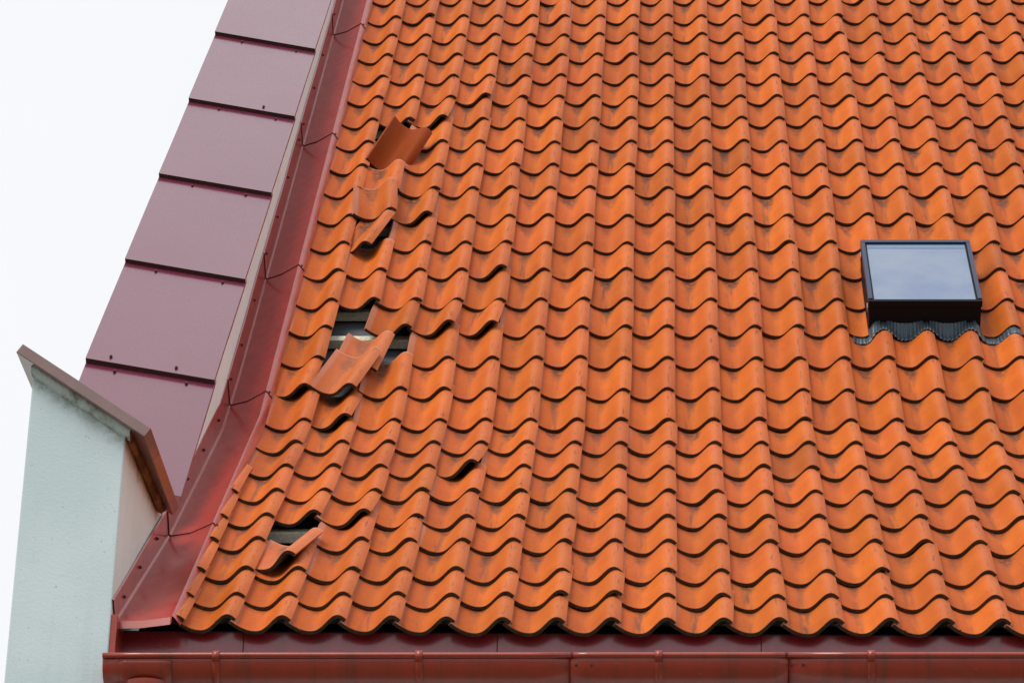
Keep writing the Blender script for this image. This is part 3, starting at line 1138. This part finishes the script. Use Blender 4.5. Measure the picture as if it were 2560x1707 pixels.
nb = t.noise(g_, 170.0, 2.0, 0.5)
cg = t.mix(t.smooth(na, 0.3, 0.7), (0.085, 0.145, 0.285), (0.15, 0.205, 0.31))  # blue sky and cloud reflection painted into the pane's base colour
cg = t.mix(t.math('MULTIPLY', t.smooth(nb, 0.735, 0.78), 0.5), cg, (0.6, 0.62, 0.62))
t.b.inputs["Coat Weight"].default_value = 1.0
t.b.inputs["Coat Roughness"].default_value = 0.03
M_PANE = t.out(cg, 0.35)
wbox("pane", X0 + 0.0275, X1 - 0.0275, V0 + 0.0225, V1 - 0.0405, 0.074, 0.092, M_PANE, 0)
# spacer seen through the top edge of the pane
wbox("spacer", X0 + 0.029, X1 - 0.029, V1 - 0.082, V1 - 0.042, 0.0925, 0.0935, plain("spacer_tint", (0.14, 0.22, 0.36), 0.25, 0, 20, 0.1), 0)
for v in (V0 + 0.02, V1 - 0.10):
    wbox("hinge_clip", X0 - 0.004, X0 - 0.0005, v, v + 0.05, 0.030, 0.058, M_STEEL, 0.001)
# pleated lead apron
verts, faces = [], []
nx, nv = 620, 7
xa, xb = 4.30 * W, 8.16 * W
for j in range(nv):
    b = j / (nv - 1)
    for i in range(nx + 1):
        x = xa + (xb - xa) * i / nx
        u = x / W
        uu = u - round(u)
        base_n = H * (((1 + math.cos(2 * math.pi * uu)) / 2) ** 1.22 - 1)
        k = min(1.0, b * 1.35)
        k = k * k * (3 - 2 * k)
        low = base_n + 0.0015 - 0.0165
        edge = min(1.0, max(0.0, min((x - X0) / 0.03, (X1 - x) / 0.03)))
        high = (-0.004) * edge + low * (1 - edge) if base_n < -0.004 else low
        n = high + (max(low, -0.072) - high) * k
        pl = 0.0065 * (0.5 + 0.5 * math.sin(2 * math.pi * x / 0.0160 + 1.3 * math.sin(x * 37))) * (0.4 + 0.6 * b) * max(0.35, edge)
        v = V0 + 0.03 - (0.108 + 0.035 * (1 - edge)) * b + 0.0016 * math.sin(x * 300) * b
        verts.append(WF @ Vector((x, v, n + pl)))
m = nx + 1
for j in range(nv - 1):
    for i in range(nx):
        a = j * m + i
        faces.append((a + m, a + m + 1, a + 1, a))
me = mesh("lead_apron", verts, faces)
fixn(me)
ob = link("lead_apron", me, win, (M_LEAD,), True)
so = ob.modifiers.new("lead thickness", 'SOLIDIFY')
so.thickness = 0.002
so.offset = 1.0

# ------------------------------------------------------------------ house wall and ground below the frame
v_, f_ = box_vf(-2.01, 3.40, 0.142, 0.55, -5.70, -0.2)
hw = link("house_wall", mesh("house_wall", v_, f_), None, (M_WHITE,))
tag(hw, "rendered house wall below the gutter", "wall")
t = NT("ground_cover")
g_ = t.n("ShaderNodeNewGeometry").outputs["Position"]
a = t.noise(g_, 0.6, 5.0, 0.6)
b = t.noise(g_, 9.0, 5.0, 0.6)
cc = t.mix(t.smooth(a, 0.4, 0.6), (0.075, 0.095, 0.045), (0.16, 0.145, 0.12))
cc = t.mix(t.math('MULTIPLY', b, 0.4), cc, (0.06, 0.06, 0.04))
M_GR = t.out(cc, 0.95)
S = 900.0
gr = link("ground", mesh("ground", [(-S, -S, -5.7), (S, -S, -5.7), (S, S, -5.7), (-S, S, -5.7)], [(0, 1, 2, 3)]), None, (M_GR,))
tag(gr, kind="structure")

SC.render.engine = 'CYCLES'
SC.cycles.use_denoising = True
SC.cycles.max_bounces = 6
bpy.context.view_layer.update()
